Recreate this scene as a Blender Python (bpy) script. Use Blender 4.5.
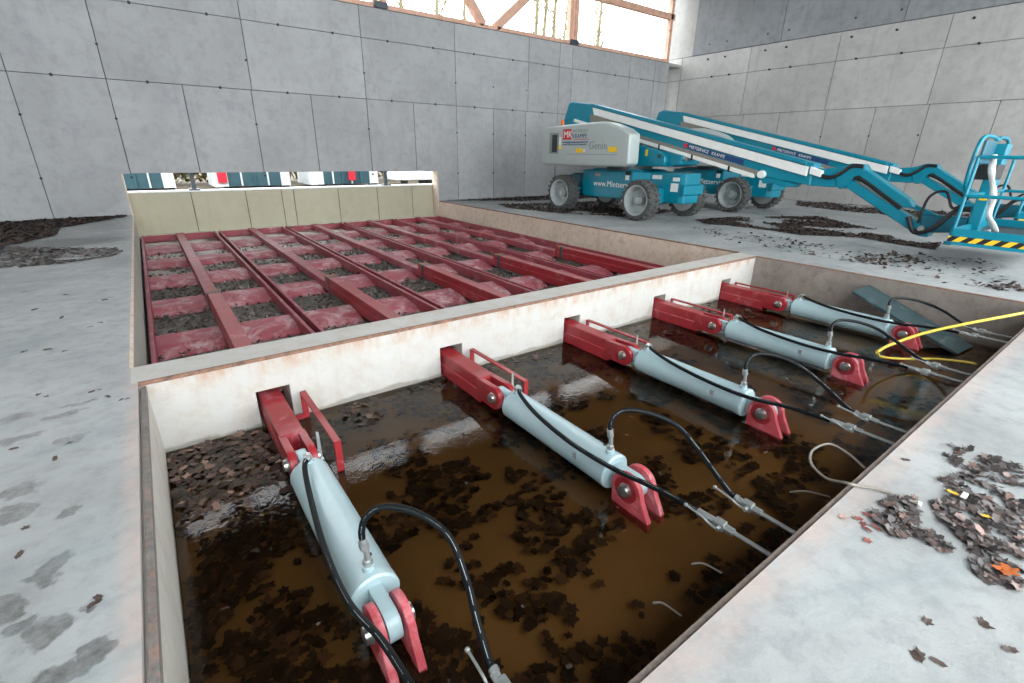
import bpy, bmesh, math, random
from mathutils import Vector, Matrix
import numpy as np
rng = random.Random(7); nr = np.random.default_rng(11)
S = bpy.context.scene; COL = S.collection
for o in list(bpy.data.objects): bpy.data.objects.remove(o)

# ------------------------------------------------------------------ camera
FPX, YAW, PITCH, ROLL, CX, CY, CH = 477.58, 0.6382, 0.3740, 0.0143, 0.3233, -4.0189, 1.55
_cy, _sy, _cp, _sp = math.cos(YAW), math.sin(YAW), math.cos(PITCH), math.sin(PITCH)
_fw = Vector((_sy*_cp, _cy*_cp, -_sp)); _rt = Vector((_cy, -_sy, 0)); _up = _rt.cross(_fw)
CR = math.cos(ROLL)*_rt + math.sin(ROLL)*_up; CU = -math.sin(ROLL)*_rt + math.cos(ROLL)*_up
cd = bpy.data.cameras.new('camera'); cam = bpy.data.objects.new('camera', cd); COL.objects.link(cam)
cd.sensor_width = 36; cd.lens = FPX*36/1024; cd.clip_start = 0.02; cd.clip_end = 300
cam.matrix_world = Matrix(((CR.x, CU.x, -_fw.x, CX), (CR.y, CU.y, -_fw.y, CY), (CR.z, CU.z, -_fw.z, CH), (0, 0, 0, 1)))
S.camera = cam
def px(x, y, z=0.0):                       # a photo pixel on the horizontal plane z
    d = (x-512)/FPX*CR - (y-341.5)/FPX*CU + _fw
    t = (z-CH)/d.z
    return Vector((CX+d.x*t, CY+d.y*t, z))

# ------------------------------------------------------------------ sky and exposure
w = bpy.data.worlds.new('overcast'); S.world = w; w.use_nodes = True
bg = w.node_tree.nodes['Background']; bg.inputs[0].default_value = (0.93, 0.975, 1.0, 1); bg.inputs[1].default_value = 7.0
S.view_settings.view_transform = 'Standard'; S.view_settings.look = 'None'
S.view_settings.gamma = 1; S.view_settings.use_curve_mapping = False
S.view_settings.exposure = -0.06

# ------------------------------------------------------------------ materials
def lin(c):
    return tuple((v/255/12.92 if v/255 <= .04045 else ((v/255+.055)/1.055)**2.4) for v in c)
class NT:
    def __init__(s, name):
        s.m = bpy.data.materials.new(name); s.m.use_nodes = True; s.t = s.m.node_tree
        s.b = s.t.nodes['Principled BSDF']
    def n(s, typ, **kw):
        o = s.t.nodes.new(typ)
        for k, v in kw.items():
            if k.startswith('i_'): o.inputs[k[2:].replace('_', ' ')].default_value = v
            elif k[0] == 'i' and k[1:].isdigit(): o.inputs[int(k[1:])].default_value = v
            else: setattr(o, k, v)
        return o
    def l(s, a, b): s.t.links.new(a, b)
    def pos(s): return s.n('ShaderNodeNewGeometry').outputs['Position']
    def noise(s, scale, detail=6, rough=.6, vec=None, dist=0):
        o = s.n('ShaderNodeTexNoise'); o.inputs['Scale'].default_value = scale; o.inputs['Detail'].default_value = detail
        o.inputs['Roughness'].default_value = rough; o.inputs['Distortion'].default_value = dist
        s.l(vec if vec is not None else s.pos(), o.inputs['Vector']); return o.outputs['Fac']
    def ramp(s, fac, stops):
        o = s.n('ShaderNodeValToRGB'); e = o.color_ramp.elements
        while len(e) < len(stops): e.new(.5)
        for k, (p, c) in enumerate(stops):
            e[k].position = p; e[k].color = (*c, 1) if len(c) == 3 else c
        s.l(fac, o.inputs[0]); return o.outputs[0]
    def rng(s, fac, a, b, c=0., d=1., smooth=True):
        o = s.n('ShaderNodeMapRange'); o.interpolation_type = 'SMOOTHSTEP' if smooth else 'LINEAR'
        for k, v in zip((1, 2, 3, 4), (a, b, c, d)): o.inputs[k].default_value = v
        s.l(fac, o.inputs[0]); return o.outputs[0]
    def math(s, op, a, b=None):
        o = s.n('ShaderNodeMath', operation=op)
        for k, v in ((0, a), (1, b)):
            if v is None: continue
            if isinstance(v, (int, float)): o.inputs[k].default_value = v
            else: s.l(v, o.inputs[k])
        return o.outputs[0]
    def mix(s, fac, a, b, mode='MIX'):
        o = s.n('ShaderNodeMix', data_type='RGBA', blend_type=mode)
        if isinstance(fac, (int, float)): o.inputs[0].default_value = fac
        else: s.l(fac, o.inputs[0])
        for k, v in ((6, a), (7, b)):
            if isinstance(v, tuple): o.inputs[k].default_value = (*v, 1) if len(v) == 3 else v
            else: s.l(v, o.inputs[k])
        return o.outputs[2]
    def bump(s, h, strength=.3, dist=.01):
        o = s.n('ShaderNodeBump'); o.inputs['Strength'].default_value = strength; o.inputs['Distance'].default_value = dist
        s.l(h, o.inputs['Height']); s.l(o.outputs[0], s.b.inputs['Normal'])
    def col(s, c):
        if isinstance(c, tuple): s.b.inputs['Base Color'].default_value = (*c, 1)
        else: s.l(c, s.b.inputs['Base Color'])
    def rough(s, r):
        if isinstance(r, (int, float)): s.b.inputs['Roughness'].default_value = r
        else: s.l(r, s.b.inputs['Roughness'])
M = {}
def paint(name, rgb, rough=.4, metal=0., var=.12, scale=9, dust=None, dustamt=.5, bump=0):
    t = NT(name); c = lin(rgb); f = t.noise(scale)
    k = t.ramp(f, [(.3, tuple(v*(1-var) for v in c)), (.7, tuple(min(1, v*(1+var)) for v in c))])
    if dust:
        d = t.rng(t.noise(scale*.6, 9, .72, dist=.6), .62-dustamt*.25, .72, 0, 1)
        k = t.mix(d, k, lin(dust))
    t.col(k); t.rough(rough); t.b.inputs['Metallic'].default_value = metal
    if bump: t.bump(t.noise(scale*6), bump, .01)
    M[name] = t.m; return t.m
def concrete(name, rgb, var=.16, stain=(110, 105, 98), stainamt=.25, big=.5, bump=.25, streak=False, rough=.75, percell=.0):
    t = NT(name); c = lin(rgb); p = t.pos()
    f1 = t.noise(big, 5, .55, p, .4); f2 = t.noise(big*7, 8, .7, p); f3 = t.noise(70, 4, .6, p)
    k = t.ramp(f1, [(.3, tuple(v*(1-var) for v in c)), (.72, tuple(min(1, v*(1+var)) for v in c))])
    k = t.mix(t.rng(f2, .42, .72, 0, stainamt), k, lin(stain))
    if streak:
        mp = t.n('ShaderNodeMapping'); mp.inputs['Scale'].default_value = (3.2, 3.2, .35); t.l(p, mp.inputs[0])
        k = t.mix(t.rng(t.noise(1.3, 6, .65, mp.outputs[0]), .52, .78, 0, .4), k, lin(stain))
    k = t.mix(t.rng(f3, .62, .75, 0, .35), k, tuple(v*.62 for v in c))
    if percell:
        oi = t.n('ShaderNodeObjectInfo')
        k = t.mix(1.0, k, t.ramp(oi.outputs['Random'], [(0, (1-percell,)*3), (1, (1.0,)*3)]), 'MULTIPLY')
    t.col(k); t.rough(rough); t.bump(t.math('ADD', f2, t.math('MULTIPLY', f3, .5)), bump, .01)
    M[name] = t.m; return t
concrete('wall_conc', (166, 168, 169), .12, (132, 135, 140), .4, .7, .2, True, .7, .14)
concrete('wall_conc_r', (168, 167, 164), .12, (136, 134, 131), .4, .6, .2, True, .7, .12)
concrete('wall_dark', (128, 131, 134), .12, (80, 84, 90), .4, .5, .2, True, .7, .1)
concrete('joint', (70, 72, 74), .1, (50, 50, 50), .3)
concrete('bay_conc', (158, 156, 148), .08, (120, 112, 100), .4, .8, .25, True)
concrete('pit_conc', (182, 178, 170), .08, (150, 136, 118), .4, .8, .25, True)
concrete('pit_conc_r', (136, 127, 120), .16, (98, 88, 80), .6, 1.0, .25, True)
concrete('divider_conc', (180, 179, 175), .07, (164, 146, 124), .5, .8, .2, True)
concrete('curb_conc', (206, 190, 174), .1, (164, 138, 114), .6, 1.2, .25, True)
concrete('beige_conc', (176, 172, 150), .05, (150, 146, 122), .25, .6, .1, True, .75, .06)
concrete('grit', (120, 108, 100), .25, (84, 74, 66), .6, 4, .5)
concrete('grid_floor', (104, 98, 92), .35, (60, 54, 48), .8, 1.2, .3)
def recolour(name, fn):
    m_ = M[name]; t = NT('tmp'); bpy.data.materials.remove(t.m); t.m = m_; t.t = m_.node_tree; t.b = [n for n in t.t.nodes if n.type == 'BSDF_PRINCIPLED'][0]
    old = [l.from_socket for l in t.t.links if l.to_socket == t.b.inputs['Base Color']][0]
    sx = t.n('ShaderNodeSeparateXYZ'); t.l(t.pos(), sx.inputs[0]); t.col(fn(t, old, sx.outputs))
def bleed(t, old, o):
    mp = t.n('ShaderNodeMapping'); mp.inputs['Scale'].default_value = (2.2, 2.2, .8); t.l(t.pos(), mp.inputs[0])
    f = t.math('MULTIPLY', t.rng(o['Z'], -.20, -.01, 0, 1), t.rng(t.noise(1.6, 6, .7, mp.outputs[0]), .42, .66, 0, .75))
    old = t.mix(t.math('MULTIPLY', f, t.rng(o['Y'], .02, .0, 0, 1)), old, lin((164, 120, 84)))
    return damp(t, old, o)
def damp(t, old, o):
    h_ = t.math('ADD', o['Z'], t.math('MULTIPLY', t.noise(2.2, 5, .6), -.16))
    return t.mix(t.rng(h_, -.655, -.625, .62, 0), old, lin((110, 104, 92)))
recolour('divider_conc', bleed); recolour('pit_conc', damp); recolour('pit_conc_r', damp)
def bare(t, old, o):
    f = t.math('MULTIPLY', t.rng(o['Y'], 6.0, 8.6, 0, 1), t.rng(t.noise(1.7, 5, .6), .36, .52, 0, .9))
    return t.mix(f, old, lin((196, 192, 184)))
recolour('grid_floor', bare)
# floor: pale slab with damp stains that have their own shapes, pinkish band beside the pit edge
t = concrete('floor_conc', (156, 159, 159), .2, (112, 117, 118), .5, 1.1, .35)
base = [l.from_socket for l in t.t.links if l.to_socket == t.b.inputs['Base Color']][0]
p = t.pos(); wob = t.n('ShaderNodeTexNoise'); wob.inputs['Scale'].default_value = 9; wob.inputs['Detail'].default_value = 5; t.l(p, wob.inputs['Vector'])
sc = t.n('ShaderNodeVectorMath', operation='SCALE'); t.l(wob.outputs['Color'], sc.inputs[0]); sc.inputs['Scale'].default_value = .2
ad = t.n('ShaderNodeVectorMath', operation='ADD'); t.l(p, ad.inputs[0]); t.l(sc.outputs[0], ad.inputs[1])
stains = [(-.61, -.15, .11, .06), (-.36, -.27, .11, .05), (-.54, -.47, .10, .05), (-.31, -.66, .07, .05), (-.47, -1.10, .08, .07),
          (-.46, -1.31, .06, .08), (-.27, -1.42, .05, .04), (-.28, -1.79, .055, .085), (-.40, -1.95, .07, .06), (-.27, -2.13, .07, .065), (-.34, -2.05, .06, .04),
          (-.20, -2.36, .09, .045), (-.12, -2.33, .05, .04), (-.15, -2.10, .025, .03), (-.40, -2.30, .06, .09), (-.30, -.14, .09, .03), (-.66, -.9, .1, .04), (-.62, -1.55, .08, .03),
          (-1.2, 7.4, 1.0, .55), (-2.2, 6.9, .9, .6)]
acc = None
for (x, y, a, b) in stains:
    mp = t.n('ShaderNodeMapping'); mp.vector_type = 'POINT'
    mp.inputs['Scale'].default_value = (1/a, 1/b, 0); mp.inputs['Location'].default_value = (-(x+.1)/a, -(y+.1)/b, 0)
    t.l(ad.outputs[0], mp.inputs[0])
    ln = t.n('ShaderNodeVectorMath', operation='LENGTH'); t.l(mp.outputs[0], ln.inputs[0])
    f = ln.outputs['Value']; acc = f if acc is None else t.math('MINIMUM', acc, f)
wet = t.rng(acc, .78, 1.12, 1, 0)
k = t.mix(t.math('MULTIPLY', wet, t.rng(t.noise(16, 5, .65, p), .3, .7, .5, .95)), base, lin((72, 72, 70)))
mpw = t.n('ShaderNodeMapping'); mpw.inputs['Scale'].default_value = (.5, 1.3, 1); t.l(p, mpw.inputs[0])
k = t.mix(t.rng(t.noise(1.1, 7, .7, mpw.outputs[0], 1.), .5, .7, 0, .55), k, lin((118, 134, 138)))
sx = t.n('ShaderNodeSeparateXYZ'); t.l(p, sx.inputs[0])
near = t.rng(sx.outputs['Y'], -3.62, -3.46, 0, 1); ch = t.math('MULTIPLY', near, t.rng(sx.outputs['Y'], -3.40, -3.455, 0, 1))
lft = t.math('MULTIPLY', t.rng(sx.outputs['X'], -.10, -.02, 0, 1), t.rng(sx.outputs['X'], .4, .3, 0, 1))
band = t.math('MULTIPLY', t.math('MAXIMUM', ch, lft), t.rng(t.noise(6, 6, .7, p), .35, .65, .15, .6))
k = t.mix(band, k, lin((184, 160, 148)))
t.col(k); t.rough(t.rng(wet, 0, 1, .62, .32))
# bare flat paints and metals
paint('red', (142, 36, 42), .36, 0, .15, 7, (168, 104, 110), .3, .08)
paint('red_dusty', (142, 60, 72), .6, 0, .2, 6, (186, 160, 162), .75, .15)
paint('red_top', (138, 56, 66), .5, 0, .14, 5, (170, 120, 126), .45, .1)
paint('red_faded', (178, 70, 78), .5, 0, .18, 9, (208, 140, 146), .6, .1)
paint('cyl_blue', (158, 181, 186), .25, 0, .04, 5)
paint('rubber', (9, 15, 18), .5, 0, .2, 30); M['rubber'].node_tree.nodes['Principled BSDF'].inputs['Specular IOR Level'].default_value = .25
paint('hose_print', (196, 204, 204), .6, 0, .3, 90)
paint('steel', (176, 178, 174), .28, .9, .15, 30)
paint('zinc', (190, 196, 196), .34, .75, .12, 40)
paint('dark_steel', (66, 74, 80), .45, .3, .15, 20)
paint('rust', (128, 96, 80), .85, 0, .3, 14, (84, 66, 58), .6, .4)
paint('rust_grey', (112, 108, 104), .7, 0, .3, 22, (150, 112, 96), .5, .4)
paint('rust_orange', (150, 98, 58), .85, 0, .25, 9)
paint('yellow', (206, 182, 62), .4, 0, .08, 20)
paint('cable_grey', (138, 132, 122), .55, 0, .1, 30)
paint('plank_green', (44, 66, 70), .45, 0, .25, 8, (96, 112, 112), .35, .3)
paint('teal', (0, 122, 144), .32, 0, .06, 6)
paint('teal_dark', (0, 84, 102), .4, 0, .1, 6)
paint('hood', (164, 174, 172), .3, 0, .03, 3)
paint('white', (222, 224, 220), .5, 0, .05, 6)
paint('tyre', (70, 71, 70), .85, 0, .2, 14, (96, 93, 88), .4, .3)
paint('rim', (150, 158, 158), .45, 0, .1, 8)
paint('black', (20, 22, 24), .5, 0, .1, 20)
paint('chain', (122, 118, 110), .6, 0, .45, 60)
paint('sign_red', (190, 28, 44), .5, 0, .04)
paint('sign_blue', (20, 62, 110), .5, 0, .04)
paint('sign_yellow', (226, 186, 30), .5, 0, .04)
paint('letter_grey', (124, 134, 134), .5, 0, .04)
paint('beacon', (226, 110, 30), .3, 0, .05)
paint('timber', (206, 164, 142), .65, 0, .14, 5, (180, 130, 106), .5)
paint('roof_dark', (64, 54, 46), .85, 0, .2, 2)
paint('mud', (134, 106, 68), .6, 0, .2, 1.3)
paint('soil', (70, 58, 42), .9, 0, .3, 2, (84, 80, 44), .5)
paint('bark', (108, 100, 74), .85, 0, .25, 4, (130, 136, 80), .5)
paint('cont_teal', (62, 96, 106), .45, 0, .15, 2)
paint('cont_white', (226, 230, 232), .5, 0, .05, 3)
paint('bright_red', (208, 44, 64), .5, 0, .05)
paint('cloth', (226, 228, 224), .7, 0, .05, 12)
t = NT('hazard'); p = t.pos(); sx = t.n('ShaderNodeSeparateXYZ'); t.l(p, sx.inputs[0])
fr = t.math('FRACT', t.math('MULTIPLY', t.math('ADD', sx.outputs['Y'], sx.outputs['Z']), 5.4))
t.col(t.mix(t.math('GREATER_THAN', fr, .5), lin((24, 24, 24)), lin((232, 190, 40)))); t.rough(.5); M['hazard'] = t.m
def leafmat(name, a, b, c, rough=.6):
    t = NT(name); oi = t.n('ShaderNodeAttribute'); oi.attribute_name = 'leafcol'
    k = t.ramp(oi.outputs['Fac'], [(0, lin(a)), (.55, lin(b)), (1, lin(c))])
    t.col(k); t.rough(rough); M[name] = t.m
leafmat('leaf_wet', (28, 23, 19), (62, 48, 38), (106, 80, 62), .4)
leafmat('leaf_grey', (50, 47, 48), (92, 84, 82), (146, 112, 98), .5)
leafmat('leaf_brown', (42, 34, 30), (84, 66, 58), (168, 136, 120), .55)
leafmat('leaf_dark', (30, 26, 24), (62, 50, 44), (112, 78, 64), .7)
leafmat('leaf_grit', (44, 42, 40), (96, 90, 84), (150, 138, 124), .8)
leafmat('leaf_scrub', (60, 66, 34), (100, 92, 50), (134, 96, 72), .8)
for nme, c in (('leaf_orange', (176, 92, 40)), ('leaf_yellow', (196, 160, 40)), ('leaf_red', (124, 66, 58)), ('leaf_pink', (176, 140, 130)), ('leaf_umber', (70, 56, 50))): paint(nme, c, .6, 0, .25, 30)
# standing water: clear reflecting film over brown silt
t = NT('water'); N = t.t.nodes; N.remove(t.b)
out = [n for n in N if n.type == 'OUTPUT_MATERIAL'][0]
tr = t.n('ShaderNodeBsdfTransparent'); tr.inputs[0].default_value = (.70, .61, .48, 1)
gl = t.n('ShaderNodeBsdfGlossy'); gl.inputs['Roughness'].default_value = .015; gl.inputs[0].default_value = (1, 1, 1, 1)
fr = t.n('ShaderNodeFresnel'); fr.inputs[0].default_value = 1.33
mx = t.n('ShaderNodeMixShader'); bm_ = t.n('ShaderNodeBump'); bm_.inputs['Strength'].default_value = .14; bm_.inputs['Distance'].default_value = .01
t.l(t.math('ADD', t.noise(7, 4, .55), t.math('MULTIPLY', t.noise(38, 3, .5), .35)), bm_.inputs['Height'])
t.l(bm_.outputs[0], gl.inputs['Normal']); t.l(bm_.outputs[0], fr.inputs['Normal'])
t.l(fr.outputs[0], mx.inputs[0]); t.l(tr.outputs[0], mx.inputs[1]); t.l(gl.outputs[0], mx.inputs[2]); t.l(mx.outputs[0], out.inputs[0]); M['water'] = t.m

# ------------------------------------------------------------------ mesh builder
class MB:
    def __init__(s): s.v = []; s.f = []
    def add(s, vs, fs):
        b = len(s.v); s.v += [tuple(v) for v in vs]; s.f += [tuple(i+b for i in f) for f in fs]; return s
    def box(s, x0, x1, y0, y1, z0, z1, mat=None):
        vs = [Vector((x, y, z)) for z in (z0, z1) for y in (y0, y1) for x in (x0, x1)]
        if mat: vs = [mat @ v for v in vs]
        return s.add(vs, [(0, 2, 3, 1), (4, 5, 7, 6), (0, 1, 5, 4), (2, 6, 7, 3), (0, 4, 6, 2), (1, 3, 7, 5)])
    def prism(s, prof, x0, x1, axis='x'):      # profile in the other two axes
        n = len(prof)
        def P(a, q): return {'x': (a, q[0], q[1]), 'y': (q[0], a, q[1]), 'z': (q[0], q[1], a)}[axis]
        vs = [P(x0, q) for q in prof]+[P(x1, q) for q in prof]
        ar = sum(prof[i][0]*prof[(i+1) % n][1]-prof[(i+1) % n][0]*prof[i][1] for i in range(n))
        fl = (ar > 0) != (axis == 'y')
        fs = [tuple(range(n))[::-1] if fl else tuple(range(n)), tuple(range(n, 2*n)) if fl else tuple(range(n, 2*n))[::-1]]
        for i in range(n):
            j = (i+1) % n; q = (i, j, n+j, n+i); fs.append(q if fl else q[::-1])
        return s.add(vs, fs)
    def cyl(s, p0, p1, r, seg=16, r1=None, cap=True):
        p0, p1 = Vector(p0), Vector(p1); r1 = r if r1 is None else r1
        d = (p1-p0).normalized(); a = d.orthogonal().normalized(); b = d.cross(a); vs = []
        for q, rr in ((p0, r), (p1, r1)):
            for i in range(seg):
                t = 2*math.pi*i/seg; vs.append(q+rr*(math.cos(t)*a+math.sin(t)*b))
        fs = [(i, (i+1) % seg, seg+(i+1) % seg, seg+i) for i in range(seg)]
        if cap: fs += [tuple(range(seg))[::-1], tuple(range(seg, 2*seg))]
        return s.add(vs, fs)
    def lathe(s, c, axis, prof, seg=32, cap=True):        # prof: (along, radius)
        c, d = Vector(c), Vector(axis).normalized(); a = d.orthogonal().normalized(); b = d.cross(a)
        vs = [c+d*h+r*(math.cos(2*math.pi*i/seg)*a+math.sin(2*math.pi*i/seg)*b) for h, r in prof for i in range(seg)]
        n = len(prof); fs = [(j*seg+i, j*seg+(i+1) % seg, (j+1)*seg+(i+1) % seg, (j+1)*seg+i) for j in range(n-1) for i in range(seg)]
        if cap: fs += [tuple(range(seg))[::-1], tuple(range((n-1)*seg, n*seg))]
        return s.add(vs, fs)
    def tube(s, path, r, seg=10, off=None):
        P = [Vector(p) for p in path]; n = len(P); rs = r if isinstance(r, (list, tuple)) else [r]*n
        a = None; vs = []
        for i in range(n):
            d = (P[min(i+1, n-1)]-P[max(i-1, 0)]).normalized()
            a = d.orthogonal().normalized() if a is None else (a-d*a.dot(d)).normalized()
            b = d.cross(a)
            for k in range(seg):
                t = 2*math.pi*k/seg; vs.append(P[i]+rs[i]*(math.cos(t)*a+math.sin(t)*b))
        fs = [(j*seg+i, j*seg+(i+1) % seg, (j+1)*seg+(i+1) % seg, (j+1)*seg+i) for j in range(n-1) for i in range(seg)]
        fs += [tuple(range(seg))[::-1], tuple(range((n-1)*seg, n*seg))]
        return s.add(vs, fs)
    def build(s, name, mat, parent=None, smooth=False, bevel=0, seg=2):
        me = bpy.data.meshes.new(name); wl = world_loc(parent)
        me.from_pydata([(v[0]-wl.x, v[1]-wl.y, v[2]-wl.z) for v in s.v], [], s.f)
        if bevel:
            b = bmesh.new(); b.from_mesh(me); bmesh.ops.remove_doubles(b, verts=b.verts, dist=1e-5)
            es = [e for e in b.edges if len(e.link_faces) == 2 and e.calc_face_angle(0) > .35]
            bmesh.ops.bevel(b, geom=es, offset=bevel, segments=seg, profile=.6, affect='EDGES', clamp_overlap=True); b.to_mesh(me); b.free()
        me.materials.append(M[mat])
        if smooth:
            me.polygons.foreach_set('use_smooth', [True]*len(me.polygons))
            try: me.set_sharp_from_angle(angle=math.radians(38))
            except Exception: pass
        o = bpy.data.objects.new(name, me); COL.objects.link(o)
        o.parent = parent
        return o
def world_loc(o):
    v = Vector((0, 0, 0))
    while o is not None: v = v+o.location; o = o.parent
    return v
def tag(o, label, cat=None, group=None, kind=None):
    o['label'] = label
    if cat: o['category'] = cat
    if group: o['group'] = group
    if kind: o['kind'] = kind
    return o
def empty(name, loc):
    o = bpy.data.objects.new(name, None); COL.objects.link(o); o.location = loc; o.empty_display_size = .1; return o
def struct(o, label, cat=None): o['kind'] = 'structure'; o['label'] = label; o['category'] = cat or 'structure'; return o
def copy_tree(o, off, parent=None, label=None):
    c = o.copy(); COL.objects.link(c)
    if parent is None: c.location = Vector(o.location)+Vector(off)
    else: c.parent = parent
    if label: c['label'] = label
    for ch in list(o.children): copy_tree(ch, off, c)
    return c
def spline(pts, n=10):
    P = [Vector(p) for p in pts]; P = [2*P[0]-P[1]]+P+[2*P[-1]-P[-2]]; out = []
    for i in range(1, len(P)-2):
        for k in range(n):
            t = k/n; a, b, c, d = P[i-1:i+3]
            out.append(.5*((2*b)+(c-a)*t+(2*a-5*b+4*c-d)*t*t+(3*b-a-3*c+d)*t**3))
    return out+[P[-2]]
def text(s, name, mat, parent, org, size, X=(0, -1, 0), Y=(0, 0, 1), extr=.002, sx=1.):
    cu = bpy.data.curves.new(name, 'FONT'); cu.body = s; cu.size = size; cu.extrude = extr; cu.resolution_u = 2
    o = bpy.data.objects.new(name+'_c', cu); COL.objects.link(o)
    bpy.context.view_layer.update()
    me = bpy.data.meshes.new_from_object(o.evaluated_get(bpy.context.evaluated_depsgraph_get())); bpy.data.objects.remove(o)
    X, Y = Vector(X).normalized(), Vector(Y).normalized(); Z = X.cross(Y); org = Vector(org)-world_loc(parent)
    for v in me.vertices: v.co = org+X*v.co.x*sx+Y*v.co.y+Z*v.co.z
    me.materials.clear(); me.materials.append(M[mat])
    ob = bpy.data.objects.new(name, me); COL.objects.link(ob); ob.parent = parent; return ob

# ------------------------------------------------------------------ the setting
W, L, DT, G, GL, GR = 8.41, 3.456, .3425, 11.362, -.04, 8.50
XL, XR, YN, WATER = -6.0, 21.0, -9.0, -.60
m = MB()
m.box(XL, XR+.3, YN, -L, -.16, 0); m.box(XL, 0, -L, 0, -.16, 0); m.box(XL, GL, 0, G+.3, -.16, 0)
m.box(W, XR+.3, -L, 0, -.16, 0); m.box(GR, XR+.3, 0, G+.9, -.16, 0)
fl = struct(m.build('floor', 'floor_conc'), 'pale grey concrete floor slab with damp patches around the pits', 'floor')
m = MB().box(-.3, W+.3, -L-.3, .0, -.95, -.66)
struct(m.build('floor', 'mud'), 'brown silt covering the bottom of the water-filled pit', 'floor')
m = MB().box(GL-.2, GR+.2, DT, G+.3, -.95, -.668)
struct(m.build('floor', 'grid_floor'), 'dirty concrete bed under the red ladder frames', 'floor')
m = MB().box(-.25, .04, -L-.02, 0, -.9, -.045)
struct(m.build('wall_pit_left', 'pit_conc'), 'smooth concrete side wall of the water pit on the stained floor side', 'wall')
m = MB().box(W-.012, W+.25, -L, 0, -.9, -.012)
struct(m.build('wall_pit_right', 'pit_conc_r'), 'weathered brownish concrete side wall of the water pit below the boom lifts', 'wall')
m = MB().box(0, W, -L-.25, -L+.012, -.9, -.05)
struct(m.build('wall_pit_near', 'pit_conc_r'), 'concrete wall of the water pit where the steel pipes enter', 'wall')
m = MB().box(GL-.22, GL+.012, DT, G, -.9, -.012)
struct(m.build('wall_bay_left', 'bay_conc'), 'grey concrete side wall of the red frame bay', 'wall')
m = MB().box(GR-.012, GR+.22, DT, G, -.9, -.012)
struct(m.build('wall_bay_right', 'curb_conc'), 'stained cream concrete side wall of the red frame bay below the lifts', 'wall')
# divider with five openings
CXS = [.82+1.688*k for k in range(5)]
m = MB(); xs = [GL]
for c in CXS: xs += [c-.11, c+.15]
xs.append(GR)
for i in range(0, len(xs), 2): m.box(xs[i], xs[i+1], 0, DT, -.9, 0)
for c in CXS: m.box(c-.11, c+.15, 0, DT, -.285, 0); m.box(c-.11, c+.15, 0, DT, -.9, -.62)
struct(m.build('wall_divider', 'divider_conc'), 'low whitish concrete wall with five square openings between the two pits', 'wall')
# edge trims
tn = [0]
def trim(mb, mat, label, **kw):
    tn[0] += 1; return struct(mb.build('trim_%d' % tn[0], mat, **kw), label, 'trim')
trim(MB().box(0, W, -.005, .016, -.026, .002), 'rust', 'rusty steel edge strip along the top of the divider wall')
trim(MB().box(.012, .04, -L, -.03, -.045, -.022).box(.036, .042, -L, -.03, -.07, -.02), 'rust_grey', 'flaking steel angle set in the rebate of the pit edge')
trim(MB().box(W-.006, W+.03, -L, 0, -.022, .003), 'rust', 'brown steel edge strip along the pit side below the lifts')
trim(MB().box(.04, W, -L-.03, -L+.03, -.05, -.018), 'grit', 'rough grey concrete ledge along the pit edge where the pipes enter')
trim(MB().box(GR-.016, GR+.03, DT, G, -.018, .003), 'rust', 'brown steel edge strip along the frame bay below the lifts')
trim(MB().box(GL-.01, GL+.014, DT, G, -.02, .003), 'curb_conc', 'pale edge strip along the frame bay beside the stained floor')
trim(MB().box(GL+.01, GR-.01, G-.06, G+.34, -.69, -.545), 'white', 'pale sill at the foot of the beige wall behind the red frames')

# back wall: recessed core, proud formwork panels
SLX0, SLX1, SLZ = GL, 8.45, .985
m = MB(); y0, y1 = G+.03, G+.3
m.box(XL, SLX0, y0, y1, -.05, 5.4); m.box(SLX1, 20.2, y0, y1, -.05, 5.4); m.box(SLX0, SLX1, y0, y1, SLZ+.01, 5.4)
wb = struct(m.build('wall_back', 'joint'), 'tall grey concrete back wall cast in large panels, a long slot at its foot', 'wall')
def panels(parent, cells, mat, fn):
    for (a, b, c, d) in cells:
        MB().box(*fn(a+.008, b-.008, c+.007, d-.007)).build('panel', mat, parent, bevel=.004, seg=1)
cells = []
low = [XL, -4.55, -3.05, -1.50, .13, 1.58, 3.10, 4.60, 6.20, 7.72, 9.28, 10.77, 12.22, 13.76, 15.2, 16.6, 18.1, 19.25, 20.2]
for a, b in zip(low[:-1], low[1:]):
    z0 = 0.
    if a >= .1 and b <= 7.8: z0 = SLZ
    if a < SLX0 < b or a < SLX1 < b: continue
    cells.append((a, b, z0, 3.02))
up = [XL, -4.55, -1.50, .13, 3.13, 6.20, 9.28, 12.30, 13.76, 14.40, 17.65, 19.25, 20.2]
for a, b in zip(up[:-1], up[1:]): cells += [(a, b, 3.02, 4.60), (a, b, 4.60, 5.38)]
panels(wb, cells, 'wall_conc', lambda a, b, c, d: (a, b, G, G+.06, c, d))
for pr in ([(-1.492, .007), (SLX0, .007), (SLX0, SLZ), (.122, SLZ), (.122, 3.013), (-1.492, 3.013)], [(7.728, SLZ), (SLX1, SLZ), (SLX1, .007), (9.272, .007), (9.272, 3.013), (7.728, 3.013)]):
    MB().prism(pr, G, G+.06, 'y').build('panel', 'wall_conc', wb)
for x in [-.8, .9, 2.4, 4.0, 5.4, 7.0, 8.5, 10.0, 11.6, 13.0, 15.2, 16.8, 18.4]:
    for z in (4.60, 3.02): MB().cyl((x, G-.004, z), (x, G+.02, z), .035, 8).build('tie_hole', 'black', wb)
for x in (-1.5, .13, 3.1, 6.2, 9.28, 10.77, 12.22):
    for z in (.9, 2.2, 3.7): MB().cyl((x, G-.004, z), (x, G+.02, z), .028, 8).build('tie_hole', 'black', wb)
m = MB().box(20.2, XR+.3, G+.75, G+.95, -.05, 5.4)
m.box(20.2, XR+.02, G+.05, G+.8, 5.28, 5.4)  # cap added over the recess to block the window light and keep it dark
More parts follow.
